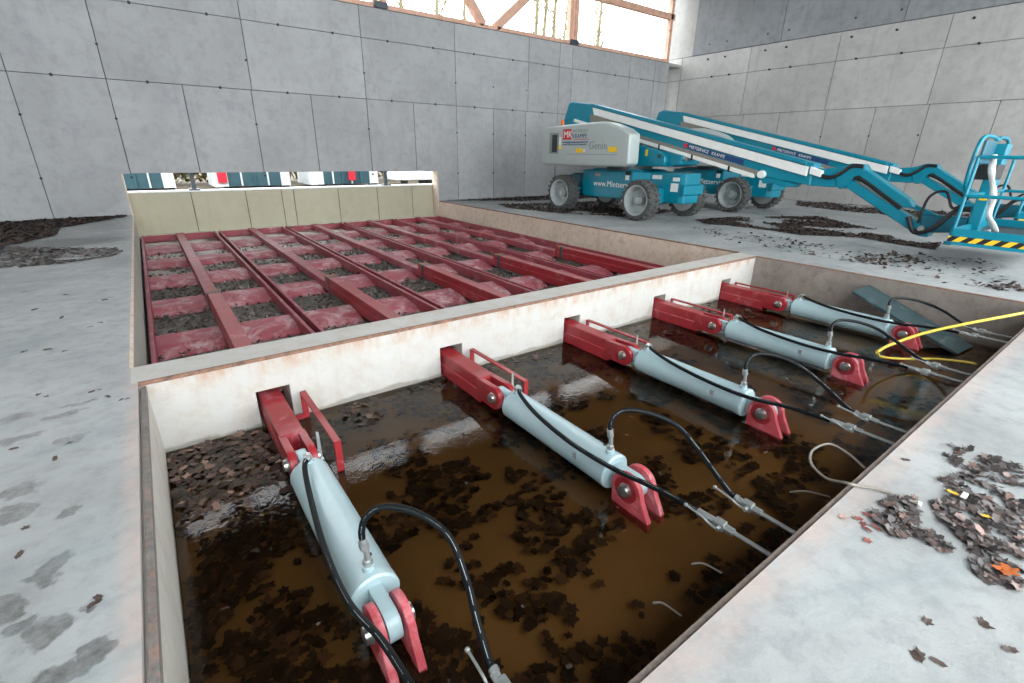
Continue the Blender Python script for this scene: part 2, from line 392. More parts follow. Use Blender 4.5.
struct(m.build('wall_return', 'wall_conc_r'), 'narrow recessed concrete strip in the corner of the hall under an added shade cap', 'wall')
m = MB().box(XR+.03, XR+.3, YN, G+.9, -.05, 8.5)
wr = struct(m.build('wall_right', 'joint'), 'concrete side wall behind the boom lifts cast in large panels', 'wall')
fr = lambda a, b, c, d: (XR, XR+.06, a, b, c, d)
ys = [YN, -7.4, -5.9, -4.4, -2.9, -1.4, .08, 1.75, 3.22, 4.78, 6.45, 7.95, 9.4, 11.3, G+.75]
panels(wr, [(a, b, 0, 3.2) for a, b in zip(ys[:-1], ys[1:])], 'wall_conc_r', fr)
ys = [YN, -4.4, -1.3, 1.82, 4.85, 8.1, 11.3, G+.75]
panels(wr, [(a, b, 3.2, 4.76) for a, b in zip(ys[:-1], ys[1:])]+[(a, b, 4.76, 5.66) for a, b in zip(ys[:-1], ys[1:])], 'wall_conc_r', fr)
ys = [YN, -4.7, -.82, 3.06, 6.95, 10.8, G+.75]
panels(wr, [(10.8, G+.75, 5.66, 8.45)], 'wall_conc_r', fr)
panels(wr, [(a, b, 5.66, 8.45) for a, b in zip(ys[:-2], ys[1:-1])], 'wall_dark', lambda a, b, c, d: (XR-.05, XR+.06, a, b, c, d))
for y in [9.7, 8.9, 7.2, 6.4, 4.2, 2.9, 1.0, -.4]:
    for z in (4.76, 5.45, 6.0): MB().cyl((XR-.06, y+.3*(z > 5), z), (XR+.02, y+.3*(z > 5), z), .035, 8).build('tie_hole', 'black', wr)
for y in [7.95, 4.78, 1.82, 3.22, 6.45]:
    for z in (1.1, 2.3): MB().cyl((XR-.004, y, z), (XR+.02, y, z), .03, 8).build('tie_hole', 'black', wr)
m = MB().box(XL-.3, XL, YN, G+.3, -.05, 8.62)  # unseen wall, added so that less sky light enters the hall
struct(m.build('wall_left_added', 'wall_conc'), 'unseen concrete side wall added to keep sky light out of the hall', 'wall')
# dark timber roof over the hall, open towards the yard
m = MB().box(XL-.3, XR+.3, -7.4, G+.32, 8.62, 8.8)
rf = struct(m.build('ceiling', 'roof_dark'), 'dark timber roof deck high over the hall', 'roof')
for x in (-5.5, .75, 7.0, 14.45, 20.0): MB().box(x-.3, x+.3, -7.4, G+.2, 8.1, 8.62).build('rafter', 'roof_dark', rf)

# beige retaining wall behind the slot
yb = G+.36
m = MB().box(SLX0-.4, 9.4, yb+.02, yb+.3, -.9, .50)
bw = struct(m.build('wall_outside', 'joint'), 'low beige concrete wall outside the slot', 'wall')
xb = [SLX0-.4, 1.29, 2.59, 3.53, 3.86, 5.17, 6.43, 7.66, 9.4]
panels(bw, [(a, b, -.9, .50) for a, b in zip(xb[:-1], xb[1:])], 'beige_conc', lambda a, b, c, d: (a, b, yb, yb+.06, c, d))
trim(MB().box(SLX0-.4, 9.4, yb-.03, yb+.33, .50, .54), 'white', 'white coping on the low beige wall outside the slot')
trim(MB().box(SLX0-.02, SLX0+.006, G-.004, yb, -.55, SLZ), 'curb_conc', 'pale reveal of the wall slot beside the stained floor')
trim(MB().box(SLX1-.006, SLX1+.03, G-.02, yb, -.55, SLZ), 'curb_conc', 'pale reveal of the wall slot beside the lifts')
for x, lb in ((1.40, 'grey steel post in the slot in front of the scrub between two cabins'), (6.79, 'grey steel post in the slot beside the low white trailer')):
    e = empty('steel_post', (x, yb+.1, .54)); tag(e, lb, 'post', 'steel posts in the slot')
    MB().box(x-.05, x+.05, yb+.06, yb+.16, .57, SLZ).build('shaft', 'dark_steel', e)
    MB().box(x-.13, x+.13, yb-.035, yb+.22, .54, .575).build('base_plate', 'dark_steel', e)

# timber truss above the back wall
e = empty('timber_truss', (13, G+.15, 5.4)); tag(e, 'pinkish timber truss standing on the back wall in front of the white sky', 'truss')
def beam(p0, p1, wd, name):
    p0, p1 = Vector(p0), Vector(p1); d = (p1-p0); n = d.normalized(); u = Vector((0, 1, 0)); s_ = n.cross(u)
    mt = Matrix(((n.x, u.x, s_.x, p0.x), (n.y, u.y, s_.y, p0.y), (n.z, u.z, s_.z, p0.z), (0, 0, 0, 1)))
    return MB().box(0, d.length, -.1, .1, -wd/2, wd/2, mt).build(name, 'timber', e, bevel=.01, seg=1)
yt = G+.15
beam((XL+.04, yt, 5.465), (20.2, yt, 5.465), .12, 'bottom_plate')
beam((XL+.04, yt, 7.12), (20.3, yt, 7.12), .22, 'top_chord')
beam((XL+.04, yt, 7.9), (20.3, yt, 7.9), .14, 'wall_plate')
for x in (-.85, -.60, 6.75, 7.0, 14.32, 14.58, 20.1): beam((x, yt, 5.51), (x, yt, 8.1), .17, 'post')
for (a, za, b, zb) in ((10.45, 5.5, 9.15, 7.05), (10.95, 5.5, 12.85, 7.05), (2.7, 5.5, 1.4, 7.05), (3.2, 5.5, 5.0, 7.05)): beam((a, yt, za), (b, yt, zb), .27, 'brace')
for x in (-.72, 6.88, 14.45): MB().box(x-.2, x+.2, G-.02, G+.28, 5.41, 5.56).build('post_shoe', 'dark_steel', e)

# ------------------------------------------------------------------ outside
m = MB().box(-40, 80, G+.66, 70, -.3, -.02)
struct(m.build('ground', 'soil'), 'brown ground outside beyond the back wall', 'ground')
def cabin(x0, x1, wl, wr, sign, label):
    e = empty('container_cabin', ((x0+x1)/2, 21, 0)); tag(e, label, 'container', 'cabins beyond the slot')
    a = x0+wl; b = x1-wr
    MB().box(a, b, 20.05, 22.4, .12, 2.6).build('body', 'cont_teal', e)
    if wl: MB().box(x0, a, 20, 22.4, .10, 2.6).build('end_frame', 'cont_white', e)
    if wr: MB().box(b, x1, 20, 22.4, .10, 2.6).build('end_frame', 'cont_white', e)
    n = int((b-a)/.42)
    for k in range(1, n): MB().box(a+k*(b-a)/n-.03, a+k*(b-a)/n+.03, 19.99, 20.06, .14, 2.5).build('rib', 'cont_white' if k % 2 else 'cont_teal', e)
    for x in (x0+.3, (x0+x1)/2, x1-.4): MB().box(x, x+.35, 20, 20.4, 0, .12).build('foot', 'black', e)
    if sign: MB().box(sign-.17, sign+.17, 19.95, 19.99, .28, 1.0).build('sign', 'bright_red', e)
cabin(-1.6, 1.36, 0, .40, None, 'dark teal ribbed cabin with one white end, no sign, beyond the slot')
cabin(2.72, 5.66, .5, .37, 3.02, 'ribbed cabin with a red sign on its white end frame')
cabin(6.55, 9.75, .58, .42, 8.45, 'ribbed cabin with a red sign in the middle of its teal side')
e = empty('trailer', (11.8, 20.5, 0)); tag(e, 'low long white trailer standing beyond the slot', 'trailer')
MB().prism([(10.8, .22), (13.0, .22), (13.0, .6), (11.0, .58), (10.8, .45)], 20, 21.8, 'y').build('body', 'cont_white', e, bevel=.03)
for x in (11.2, 12.2, 12.6): MB().cyl((x, 20.02, .14), (x, 20.3, .14), .14, 14).build('wheel', 'black', e)

# leaf shapes, scattered by numpy and joined
def leaf_shape(kind, seed):
    r_ = random.Random(seed); n = 16; pts = []
    for i in range(n):
        t = 2*math.pi*i/n+r_.uniform(-.08, .08)
        if kind == 0: r = .5*(.74+.2*math.cos(5*t)+.06*math.cos(11*t))*(.9+.15*math.cos(t))       # maple
        else: r = .5*(.86+.14*math.cos(7*t))*(.52+.48*abs(math.cos(t)))                         # oak
        r *= r_.uniform(.88, 1.1); pts.append((r*math.cos(t), r*math.sin(t)))
    k1, k2 = r_.uniform(-.6, .6), r_.uniform(-.3, .8)
    V = [(0, 0, 0)]+[(x, y, k1*x*x+k2*y*y) for x, y in pts]
    F = [(0, 1+i, 1+(i+1) % n) for i in range(n)]
    return np.array(V), np.array(F)
SH = [leaf_shape(k % 2, 100+k) for k in range(8)]
def scatter(name, mat, P, size, tilt, label=None, cat=None, parent=None, kind='stuff', lo=.0, flat=1.):
    VS, FS, CS = [], [], []; b = 0
    if name == 'leaf_litter': P = [(x, min(y, G-.09), z) for x, y, z in P]
    for q in P:
        V, F = SH[nr.integers(len(SH))]; s_ = size*nr.uniform(.6, 1.25)
        V = V*np.array([s_, s_, s_*flat]); a, tx, ty = nr.uniform(0, 6.283), *np.clip(nr.normal(0, tilt, 2), -1.2, 1.2)
        ca, sa = np.cos(a), np.sin(a); V = V @ np.array([[ca, sa, 0], [-sa, ca, 0], [0, 0, 1]])
        V[:, 2] += V[:, 0]*np.tan(tx)+V[:, 1]*np.tan(ty)
        V[:, 2] -= V[:, 2].min()
        VS.append(V+np.array(q)); FS.append(F+b); CS.append(np.full(len(V), np.clip(nr.beta(1.5, 2.4), 0, 1))); b += len(V)
    V = np.concatenate(VS); F = np.concatenate(FS); me = bpy.data.meshes.new(name)
    me.vertices.add(len(V)); me.vertices.foreach_set('co', V.astype(np.float32).ravel())
    me.loops.add(F.size); me.loops.foreach_set('vertex_index', F.astype(np.int32).ravel())
    me.polygons.add(len(F)); me.polygons.foreach_set('loop_start', np.arange(0, F.size, 3, dtype=np.int32))
    me.update(calc_edges=True); at = me.attributes.new('leafcol', 'FLOAT', 'POINT'); at.data.foreach_set('value', np.concatenate(CS).astype(np.float32))
    me.materials.append(M[mat]); o = bpy.data.objects.new(name, me); COL.objects.link(o)
    if parent: o.parent = parent
    if kind: o['kind'] = kind
    if label: o['label'] = label; o['category'] = cat
    return o
def inpoly(poly, n, z=0, keep=None):
    P = np.array([(q[0], q[1]) for q in poly]); lo, hi = P.min(0), P.max(0); out = []
    while len(out) < n:
        c = nr.uniform(lo, hi); ins = False; j = len(P)-1
        for i in range(len(P)):
            if (P[i, 1] > c[1]) != (P[j, 1] > c[1]) and c[0] < (P[j, 0]-P[i, 0])*(c[1]-P[i, 1])/(P[j, 1]-P[i, 1])+P[i, 0]: ins = not ins
            j = i
        if ins and (keep is None or keep(c)): out.append((c[0], c[1], z+nr.uniform(0, .012)))
    return out
PX = lambda *a: [px(x, y) for x, y in a]
from mathutils import noise as mnoise
def clump(sc, th, seed=0): return lambda c: mnoise.fractal(Vector((c[0]*sc, c[1]*sc, seed)), 1., 2., 3)+nr.uniform(-.15, .15) > th

# scrub and bare trees outside
P = [(nr.uniform(-4, 32), nr.uniform(23.5, 27), 0) for _ in range(7000)]
P = [(x, y, nr.uniform(0, 1.9)) for x, y, z in P]
scatter('scrub', 'leaf_scrub', P, .26, .9, 'yellow-green and brown scrub growing behind the cabins', 'scrub')
def tree(x, y, h, lean, label, r=.16, stems=1):
    e = empty('bare_tree', (x, y, -.02)); tag(e, label, 'tree', 'bare trees beyond the truss')
    for s_ in range(stems):
        bx = x+(s_-(stems-1)/2)*.7; tp = []; a = rng.uniform(-.4, .4)
        for k in range(9):
            u = k/8; tp.append(Vector((bx+lean*u*h+a*math.sin(u*4)*.5, y+.3*math.sin(u*3+s_), u*h-.02)))
        MB().tube(tp, [r*(1-.8*k/8) for k in range(9)], 7).build('trunk', 'bark', e, True)
        mb = MB()
        for k in range(26):
            u = rng.uniform(.42, .98); i = min(7, int(u*8)); p0 = tp[i].lerp(tp[i+1], u*8-i); t = rng.uniform(0, 6.28); l_ = rng.uniform(.8, 2.2)*(1.2-u*.6)
            p1 = p0+Vector((math.cos(t)*l_*.6, math.sin(t)*l_*.6, l_*.7)); p2 = p1+Vector((math.cos(t+.5)*l_*.25, math.sin(t)*l_*.3, l_*.55))
            mb.tube([p0, p1, p2], [.06, .04, .02], 4)
            for q in range(2):
                p3 = p0.lerp(p1, rng.uniform(.4, .9)); mb.tube([p3, p3+Vector((rng.uniform(-.6, .6), rng.uniform(-.6, .6), rng.uniform(.3, .9)))], [.03, .012], 4)
        mb.build('branches', 'bark', e)
tree(16.2, 30, 14, .01, 'slim bare tree beyond the truss beside the first post', .3)
tree(19.2, 30, 15, -.02, 'bare tree with thin stem seen left of the truss braces', .26)
tree(21.5, 31, 15, .02, 'bare tree seen between the two timber braces', .24)
tree(28.2, 30, 16, .015, 'mossy cluster of three bare stems right of the braces', .3, 3)
tree(31.2, 31, 15, .03, 'bare sapling beside the double timber post', .2)
tree(34.3, 30, 15, .02, 'lone mossy bare tree right of the double timber post', .36)

# ------------------------------------------------------------------ red ladder frames (five)
def make_ladder(cx):
    e = empty('ladder_frame', (cx, 0, -.69))
    y0 = -.70
    MB().box(cx-.085, cx+.085, y0, 4.05, -.60, -.355).build('push_beam', 'red', e, bevel=.012)
    for s_ in (-1, 1):
        MB().box(cx+s_*.085-.004, cx+s_*.085+.004, y0, 4.0, -.478, -.468).build('weld_seam', 'red_faded', e)
        pr = [(-.66, -.36), (-.66, -.555)]+[(-.92+.115*math.cos(t), -.455+.105*math.sin(t)) for t in [math.radians(a) for a in range(270, 89, -15)]]
        a, b = sorted((cx+s_*.04, cx+s_*.092)); MB().prism(pr, a, b).build('clevis_ear', 'red', e, True, .006)
    MB().lathe((cx-.125, -.92, -.455), (1, 0, 0), [(0, .028), (.004, .04), (.025, .044), (.03, .052), (.036, .052), (.036, .03), (.214, .03), (.214, .044), (.24, .044)], 20).build('clevis_pin', 'steel', e, True)
    MB().box(cx-.085, cx+.085, 4.07, 7.18, -.60, -.465).box(cx-.085, cx+.085, 7.21, 11.25, -.60, -.475).build('rear_beam', 'red_top', e, bevel=.008, seg=1)
    MB().box(cx-.092, cx+.092, 3.82, 3.9, -.60, -.351).build('joint_plate', 'dark_steel', e)
    MB().box(cx-.088, cx+.088, 3.9, 3.98, -.4, -.350).build('joint_weld', 'rust_orange', e)
    MB().box(cx-.09, cx+.09, 7.1, 7.22, -.6, -.462).build('joint_plate', 'red_faded', e)
    for s_ in (-1, 1): MB().box(cx+s_*.785-.022, cx+s_*.785+.022, .45, 11.25, -.66, -.485).build('side_rail', 'red_top', e, bevel=.005, seg=1)
    for k in range(7):
        f = .50+1.765*k
        if f > 11.0: continue
        for s_ in (-1, 1):
            a, b = sorted((cx+s_*.085, cx+s_*.765)); bk = min(f+.62, 11.24)
            MB().prism([(f, -.69), (f, -.652), (f+.04, -.635), (f+.24, -.575), (bk-.05, -.552), (bk, -.56), (bk, -.69)], a, b).build('slat', 'red_dusty', e, bevel=.006, seg=1)
    MB().box(cx-.785, cx+.785, 11.2, 11.27, -.66, -.50).build('end_bar', 'red_top', e, bevel=.005, seg=1)
    # flat bar guard on the far side of the beam
    x0, x1 = cx+.208, cx+.258
    g = MB(); g.box(x0, x1, -.985, -.05, -.366, -.350).build('guard_bar', 'red', e, bevel=.003, seg=1)
    MB().box(x0, x1, -.066, -.05, -.62, -.352).build('guard_leg', 'red', e, bevel=.003, seg=1)
    MB().box(x0, x1, -.985, -.969, -.62, -.352).build('guard_leg', 'red', e, bevel=.003, seg=1)
    MB().box(cx+.08, x1, -.07, -.046, -.60, -.56).build('guard_bracket', 'red', e)
    fl_ = MB().prism([(cx+.108, -.50), (cx+.135, -.50), (cx+.13, -.27), (cx+.112, -.26)], -.93, -.922, 'y').build('flag', 'zinc', e)
    MB().box(cx+.085, cx+.14, -.94, -.915, -.51, -.48).build('flag_foot', 'zinc', fl_)
    return e
LW = ['red ladder frame beside the stained floor, its beam running to the first cylinder', 'red ladder frame second from the stained floor side', 'middle one of the five red ladder frames',
      'red ladder frame second from the lifts', 'red ladder frame along the curb below the boom lifts']
lad = make_ladder(CXS[0]); tag(lad, LW[0], 'frame', 'red ladder frames of the push floor')
for k in range(1, 5): copy_tree(lad, (1.688*k, 0, 0), None, LW[k])
# litter between the slats
def keepgrid(c):
    if abs(((c[0]-.82+.844) % 1.688)-.844) < .09: return False
    d = 1-max(0, (c[1]-6.2))/4.5 + (.25 if c[0] > 5 else .1)*0
    return nr.uniform() < d and mnoise.noise(Vector((c[0]*1.3, c[1]*1.3, 3))) > -.35-.3*(c[1] < 6)
P = inpoly([(GL+.06, DT+.05), (GR-.06, DT+.05), (GR-.06, G-.12), (GL+.06, G-.12)], 24000, -.665, keepgrid)
scatter('leaf_litter', 'leaf_grit', P, .06, .35, 'dry crumbled leaf litter lying between the red slats', 'leaf litter', flat=.6)

# ------------------------------------------------------------------ hydraulic cylinders, brackets, hoses, valves (five of each set)
def make_cylinder(cx):
    z = -.455; e = empty('hydraulic_cylinder', (cx, -1.7, z))
    R = .124
    MB().lathe((cx, -1.10, z), (0, -1, 0), [(0, .075), (.004, R-.012), (.014, R), (1.11, R), (1.118, R+.003), (1.165, R+.003), (1.175, R-.008)], 40).build('barrel', 'cyl_blue', e, True)
    def eye(yc, ytube, name):
        s_ = 1 if ytube > yc else -1
        pr = [(yc+.082*math.cos(t)*-s_, z+.082*math.sin(t)) for t in [math.radians(a) for a in range(-90, 91, 15)]]
        pr = pr+[(ytube, z+.075), (ytube, z-.075)]
        return MB().prism(pr, cx-.034, cx+.034).build(name, 'cyl_blue', e, True, .006)
    MB().cyl((cx, -1.02, z), (cx, -1.11, z), .055, 24).build('rod', 'cyl_blue', e, True)
    eye(-.92, -1.06, 'rod_eye'); eye(-2.44, -2.27, 'base_eye')
    for y, zt, nm in ((-1.15, -.315, 'port_boss'), (-2.21, -.305, 'port_boss')):
        b = MB().cyl((cx, y, z+.10), (cx, y, zt), .03, 16).build(nm, 'cyl_blue', e, True)
    MB().cyl((cx+.04, -2.12, z+.112), (cx+.04, -2.12, z+.122), .01, 8).build('plug', 'dark_steel', e)
    MB().box(cx-.126, cx-.112, -2.02, -1.985, z+.0, z+.05).build('rating_plate', 'zinc', e)
    return e
def make_bracket(cx):
    e = empty('anchor_bracket', (cx, -2.5, -.66)); z = -.455
    for s_ in (-1, 1):
        a, b = sorted((cx+s_*.045, cx+s_*.085))
        pr = [(-2.335, -.66), (-2.325, z-.03)]+[(-2.435+.118*math.cos(t), z+.115*math.sin(t)) for t in [math.radians(q) for q in range(0, 166, 15)]]+[(-2.565, z-.02), (-2.635, -.60), (-2.64, -.66)]
        MB().prism(pr, a, b).build('cheek_plate', 'red_faded', e, True, .006)
    MB().cyl((cx-.0895, -2.44, z), (cx-.0845, -2.44, z), .088, 24).build('fresh_paint_patch', 'red', e)
    MB().lathe((cx-.125, -2.44, z), (1, 0, 0), [(0, .026), (.004, .04), (.03, .044), (.034, .05), (.04, .05), (.04, .03), (.21, .03), (.21, .044), (.235, .042)], 20).build('anchor_pin', 'steel', e, True)
    MB().box(cx-.12, cx+.12, -2.75, -2.3, -.69, -.664).build('base_plate', 'rust', e)
    return e
def hose(name, pts, label, group, r=.0165, fit0=True):
    pa = spline(pts, 12); e = empty(name, pts[0]); tag(e, label, 'hose', group)
    MB().tube(pa, r, 12).build('rubber_hose', 'rubber', e, True)
    up = Vector((-.25, -.6, .75)).normalized()
    st = []
    for i in range(3, len(pa)-4, 1):
        d = (pa[i+1]-pa[i-1]).normalized(); u = (up-d*up.dot(d)).normalized(); st.append(pa[i]+u*(r-.0012))
    mb = MB(); i = 0
    while i+5 < len(st): mb.tube(st[i:i+7], .0011, 4); i += 8
    mb.build('print_stripe', 'hose_print', e)['kind'] = 'stuff'
    for a, b, rr in ((0, 5, .021), (-1, -6, .021)):
        MB().tube([pa[a], pa[a].lerp(pa[b], .4), pa[b]] if False else ([pa[k] for k in range(0, 5)] if a == 0 else pa[-5:]), rr, 14).build('ferrule', 'zinc', e, True)
    return e
def elbow(pts, cx, label, group):
    e = empty('pipe_elbow', pts[0]); tag(e, label, 'fitting', group)
    MB().tube(pts, .014, 12).build('bend', 'zinc', e, True)
    for i, j in ((0, 1), (-1, -2)):
        d = (Vector(pts[j])-Vector(pts[i])).normalized(); MB().cyl(Vector(pts[i]), Vector(pts[i])+d*.035, .024, 6).build('nut', 'zinc', e)
    return e
def valve(p, q, label, group, lever=True):
    p, q = Vector(p), Vector(q); d = (q-p).normalized(); e = empty('shutoff_valve', p); tag(e, label, 'valve', group)
    s_ = d.cross(Vector((0, 0, 1))).normalized(); u = s_.cross(d)
    MB().cyl(p-d*.055, p-d*.015, .021, 6).build('nut', 'zinc', e)
    mt = Matrix(((d.x, s_.x, u.x, p.x), (d.y, s_.y, u.y, p.y), (d.z, s_.z, u.z, p.z), (0, 0, 0, 1)))
    MB().box(-.02, .04, -.024, .024, -.026, .026, mt).build('valve_body', 'zinc', e, bevel=.004, seg=1)
    MB().cyl(p+d*.04, p+d*.09, .022, 6).build('nut', 'zinc', e)
    MB().cyl(p+d*.09, q, .0125, 12).build('pipe', 'zinc', e, True)
    MB().cyl(q-d*.03, q-d*.005, .02, 6).build('wall_nut', 'zinc', e)
    if lever:
        b = p+d*.02-s_*(-.02)*0+u*.0
        o = p+d*.02+s_*.03
        MB().cyl(o-s_*.012, o+s_*.02, .012, 8).build('spindle', 'zinc', e)
        o = o+s_*.016
        lv = [o, o-d*.05+u*.006, o-d*.09+u*.02, o-d*.19+u*.032]
        h = MB().tube(spline(lv, 4), .0065, 8).build('lever', 'zinc', e, True)
        MB().lathe(lv[-1]+d*.008, -d, [(0, .006), (.004, .011), (.014, .011), (.018, .006)], 10).build('lever_tip', 'zinc', h, True)
    return e
CW = ['first cylinder by the stained floor', 'second cylinder from the stained floor', 'middle cylinder', 'fourth cylinder from the stained floor', 'last cylinder by the weathered wall']
cyl0 = make_cylinder(CXS[0]); br0 = make_bracket(CXS[0])
CL = ['pale blue hydraulic cylinder beside the stained floor, first in the row', 'pale blue hydraulic cylinder second in the row from the stained floor', 'pale blue hydraulic cylinder, middle of the five',
      'pale blue hydraulic cylinder second in the row from the lifts', 'pale blue hydraulic cylinder along the weathered pit wall below the lifts']
tag(cyl0, CL[0], 'cylinder', 'hydraulic cylinders in the pit')
tag(br0, 'red anchor bracket of the '+CW[0], 'bracket', 'anchor brackets in the pit')
for k in range(1, 5):
    copy_tree(cyl0, (1.688*k, 0, 0), None, CL[k]); copy_tree(br0, (1.688*k, 0, 0), None, 'red anchor bracket of the '+CW[k])
for k in range(5):
    c = CXS[k]; j = lambda a=.02: rng.uniform(-a, a)
    ea = [(c, -1.15, -.317), (c, -1.15, -.285), (c-.004, -1.165, -.270), (c-.012, -1.20, -.266)]
    elbow(ea, c, 'zinc elbow at the rod end of the '+CW[k], 'rod end elbows')
    y_ = k*0.0
    ha = [ea[-1], (c-.05, -1.27, -.285), (c-.10+j(.01), -1.55, -.318), (c-.135, -1.96, -.335), (c-.13+j(.015), -2.33, -.33), (c-.10, -2.60, -.30), (c-.085, -2.80, -.285), (c-.075, -3.0, -.28)]
    hose('hydraulic_hose', ha, 'black hose lying along the '+CW[k], 'hoses along the cylinders')
    valve((c-.072, -3.05, -.28), (c-.06, -3.44, -.28), 'zinc valve on the straight hose of the '+CW[k], 'valves of the straight hoses')
    eb = [(c, -2.21, -.307), (c, -2.21, -.27), (c, -2.21, -.235), (c-.004, -2.206, -.205), (c-.009, -2.20, -.17)]
    elbow(eb, c, 'zinc angled fitting on the base end of the '+CW[k], 'base end elbows')
    s_ = (1.0, .8, .8, .72, .55)[k]
    zz = lambda v: -.17+s_*(v+.17)
    hb = [eb[-1], (c-.005, -2.195, zz(-.10)), (c+.025, -2.20, zz(-.03)), (c+.10, -2.24, zz(.015)), (c+.21+j(.01), -2.35, zz(.0)), (c+.285+j(.015), -2.50, zz(-.06)), (c+.275, -2.67, -.155), (c+.235, -2.81, -.21), (c+.20, -2.95, -.265), (c+.195, -3.01, -.275)]
    hose('hydraulic_hose', hb, 'black hose looping up from the '+CW[k], 'looped hoses')
    valve((c+.192, -3.06, -.28), (c+.19, -3.44, -.28), 'zinc valve on the looped hose of the '+CW[k], 'valves of the looped hoses')

# ------------------------------------------------------------------ water with leaves
m = MB().add([(.04, -L+.012, WATER), (W, -L+.012, WATER), (W, 0, WATER), (.04, 0, WATER)], [(0, 1, 2, 3)])
tag(m.build('water', 'water'), 'murky brown water standing in the cylinder pit', 'water', kind='stuff')
pit = [(.1, -L+.07), (W-.08, -L+.07), (W-.08, -.06), (.1, -.06)]
P = inpoly(pit, 5200, -.63, clump(2.3, .05, 5))+inpoly([(.06, -.9), (.75, -.9), (.95, -2.2), (1.5, -L+.06), (.06, -L+.06)], 1500, -.626, clump(2.5, -.12, 15))
scatter('leaf_litter', 'leaf_wet', P, .085, .1, 'dark soaked leaves drifting just under the murky water', 'leaf litter', flat=.25)
P = inpoly([(.06, -.03), (W-.05, -.03), (W-.05, -.9), (6.6, -.8), (3.5, -.25), (1.6, -.45), (.9, -1.0), (.06, -1.15)], 900, -.612, clump(1.5, -.05, 8))
scatter('leaf_litter', 'leaf_wet', P, .085, .15, 'dark wet leaves floating along the foot of the divider wall', 'leaf litter', flat=.3)
P = inpoly([(.05, -.04), (.72, -.03), (.70, -.7), (.45, -.9), (.2, -.95), (.05, -1.0)], 300, -.606, None)
scatter('leaf_litter', 'leaf_brown', P, .07, .2, 'dry brown leaves heaped on the water in the pit corner', 'leaf litter', flat=.5)
P = inpoly(pit, 60, -.598, None)
scatter('leaf_litter', 'leaf_brown', P, .032, .2, 'pale bits of leaf floating on the brown water', 'leaf litter', flat=.5)

# plank, yellow hose, grey cable, loose tie wires
def board(c0, c1, wv, th, name, mat):
    c0, c1, wv = Vector(c0), Vector(c1), Vector(wv); n = (c1-c0).cross(wv).normalized()*th
    vs = [c0-wv, c0+wv, c1+wv, c1-wv]; vs = vs+[v+n for v in vs]
    return MB().add(vs, [(0, 1, 2, 3), (7, 6, 5, 4), (0, 4, 5, 1), (1, 5, 6, 2), (2, 6, 7, 3), (3, 7, 4, 0)]).build(name, mat, bevel=.004, seg=1)
th = Vector((0, -.009, .028)); vs = [Vector(v) for v in ((7.76, -1.70, -.14), (8.37, -1.69, -.14), (8.14, -3.0, -.60), (7.66, -2.95, -.60))]; vs = vs+[v+th for v in vs]
o = MB().add(vs, [(0, 1, 2, 3), (7, 6, 5, 4), (0, 4, 5, 1), (1, 5, 6, 2), (2, 6, 7, 3), (3, 7, 4, 0)]).build('plank', 'plank_green', bevel=.004, seg=1)
tag(o, 'dark green ribbed plastic plank leaning on the pit wall behind the last cylinder', 'plank')
yh = [px(877, 352, -.30), px(890, 345, -.27), px(925, 333, -.15), px(970, 323, -.03), px(1010, 315.5, .035), px(1060, 306, .03), px(1110, 300, .02)]
yh2 = [px(877, 352, -.30), px(882, 357, -.42), px(905, 359, -.5), px(935, 359, -.48), px(965, 362, -.38), px(976, 364, -.33)]
e = empty('yellow_hose', yh[3]); tag(e, 'yellow air hose hanging over the pit edge near the leaning plank', 'hose')
MB().tube(spline(yh, 8), .016, 10).build('hose_run', 'yellow', e, True)
MB().tube(spline([yh[0]+Vector((0, 0, -.005))]+yh2[1:], 8), .013, 10).build('hose_tail', 'yellow', e, True)
cb = [(3.01, -3.69, .012), (2.98, -3.55, .012), (2.92, -3.47, .014), (2.90, -3.42, 0.01), px(826, 478, -.12), px(811, 463, -.17), px(813, 450, -.18), px(830, 444, -.2), px(850, 455, -.22), px(865, 468, -.22)]
e = empty('cable', cb[0]); tag(e, 'grey cable looping over the pit edge onto the pale floor', 'cable')
MB().tube(spline(cb, 8), .0075, 8).build('sheath', 'cable_grey', e, True)
MB().cyl((3.01, -3.69, .012), (3.014, -3.705, .012), .013, 8).build('cable_end', 'white', e)
for a, b, lb in ((px(653, 603, -.59), px(681, 616, -.59), 'thin pale stick floating near the pit edge below the second valve pair'), (px(692, 564, -.59), px(722, 573, -.59), 'thin pale stick floating under the second straight hose'),
                 (px(790, 492, -.59), px(830, 497, -.59), 'clear plastic strip floating between the valve pipes')):
    mid = (a+b)/2+Vector((.01, .03, .004)); tag(MB().tube(spline([a, mid, b], 5), .006, 6).build('twig', 'cable_grey', None, True), lb, 'stick')

# leaves on the floor
P = inpoly(PX((0, 223), (128, 214.5), (124, 217.5), (85, 224), (60, 228), (55, 236), (0, 247)), 4500, .0, clump(.8, -.5))+inpoly([(-5.8, 7), (-1.7, 7.5), (-1.7, 11.2), (-5.8, 11.2)], 900)
scatter('leaf_litter', 'leaf_dark', P, .085, .2, 'dark leaf litter swept along the back wall beside the stained floor', 'leaf litter')
P = inpoly(PX((0, 247), (45, 248), (115, 248.5), (122, 252), (110, 257), (60, 264), (0, 269)), 1500, 0, clump(2.2, -.25, 2))
scatter('leaf_litter', 'leaf_grey', P, .07, .15, 'grey damp leaf litter patch on the floor beside the red frames', 'leaf litter', flat=.5)
P = inpoly([(8.6, 11.3), (20, 11.3), (20, 10.3), (14, 9.6), (11, 9.9), (9.6, 10.9)], 4000)+inpoly([(9.6, 9.4), (10.3, 9.0), (13.2, 8.6), (13.2, 5.0), (10.6, 4.9), (9.6, 6.6), (9.2, 8.2)], 6500, 0, clump(.9, -.35, 4))
scatter('leaf_litter', 'leaf_dark', P, .085, .2, 'dark leaf litter around the rear wheels of the first lift', 'leaf litter')
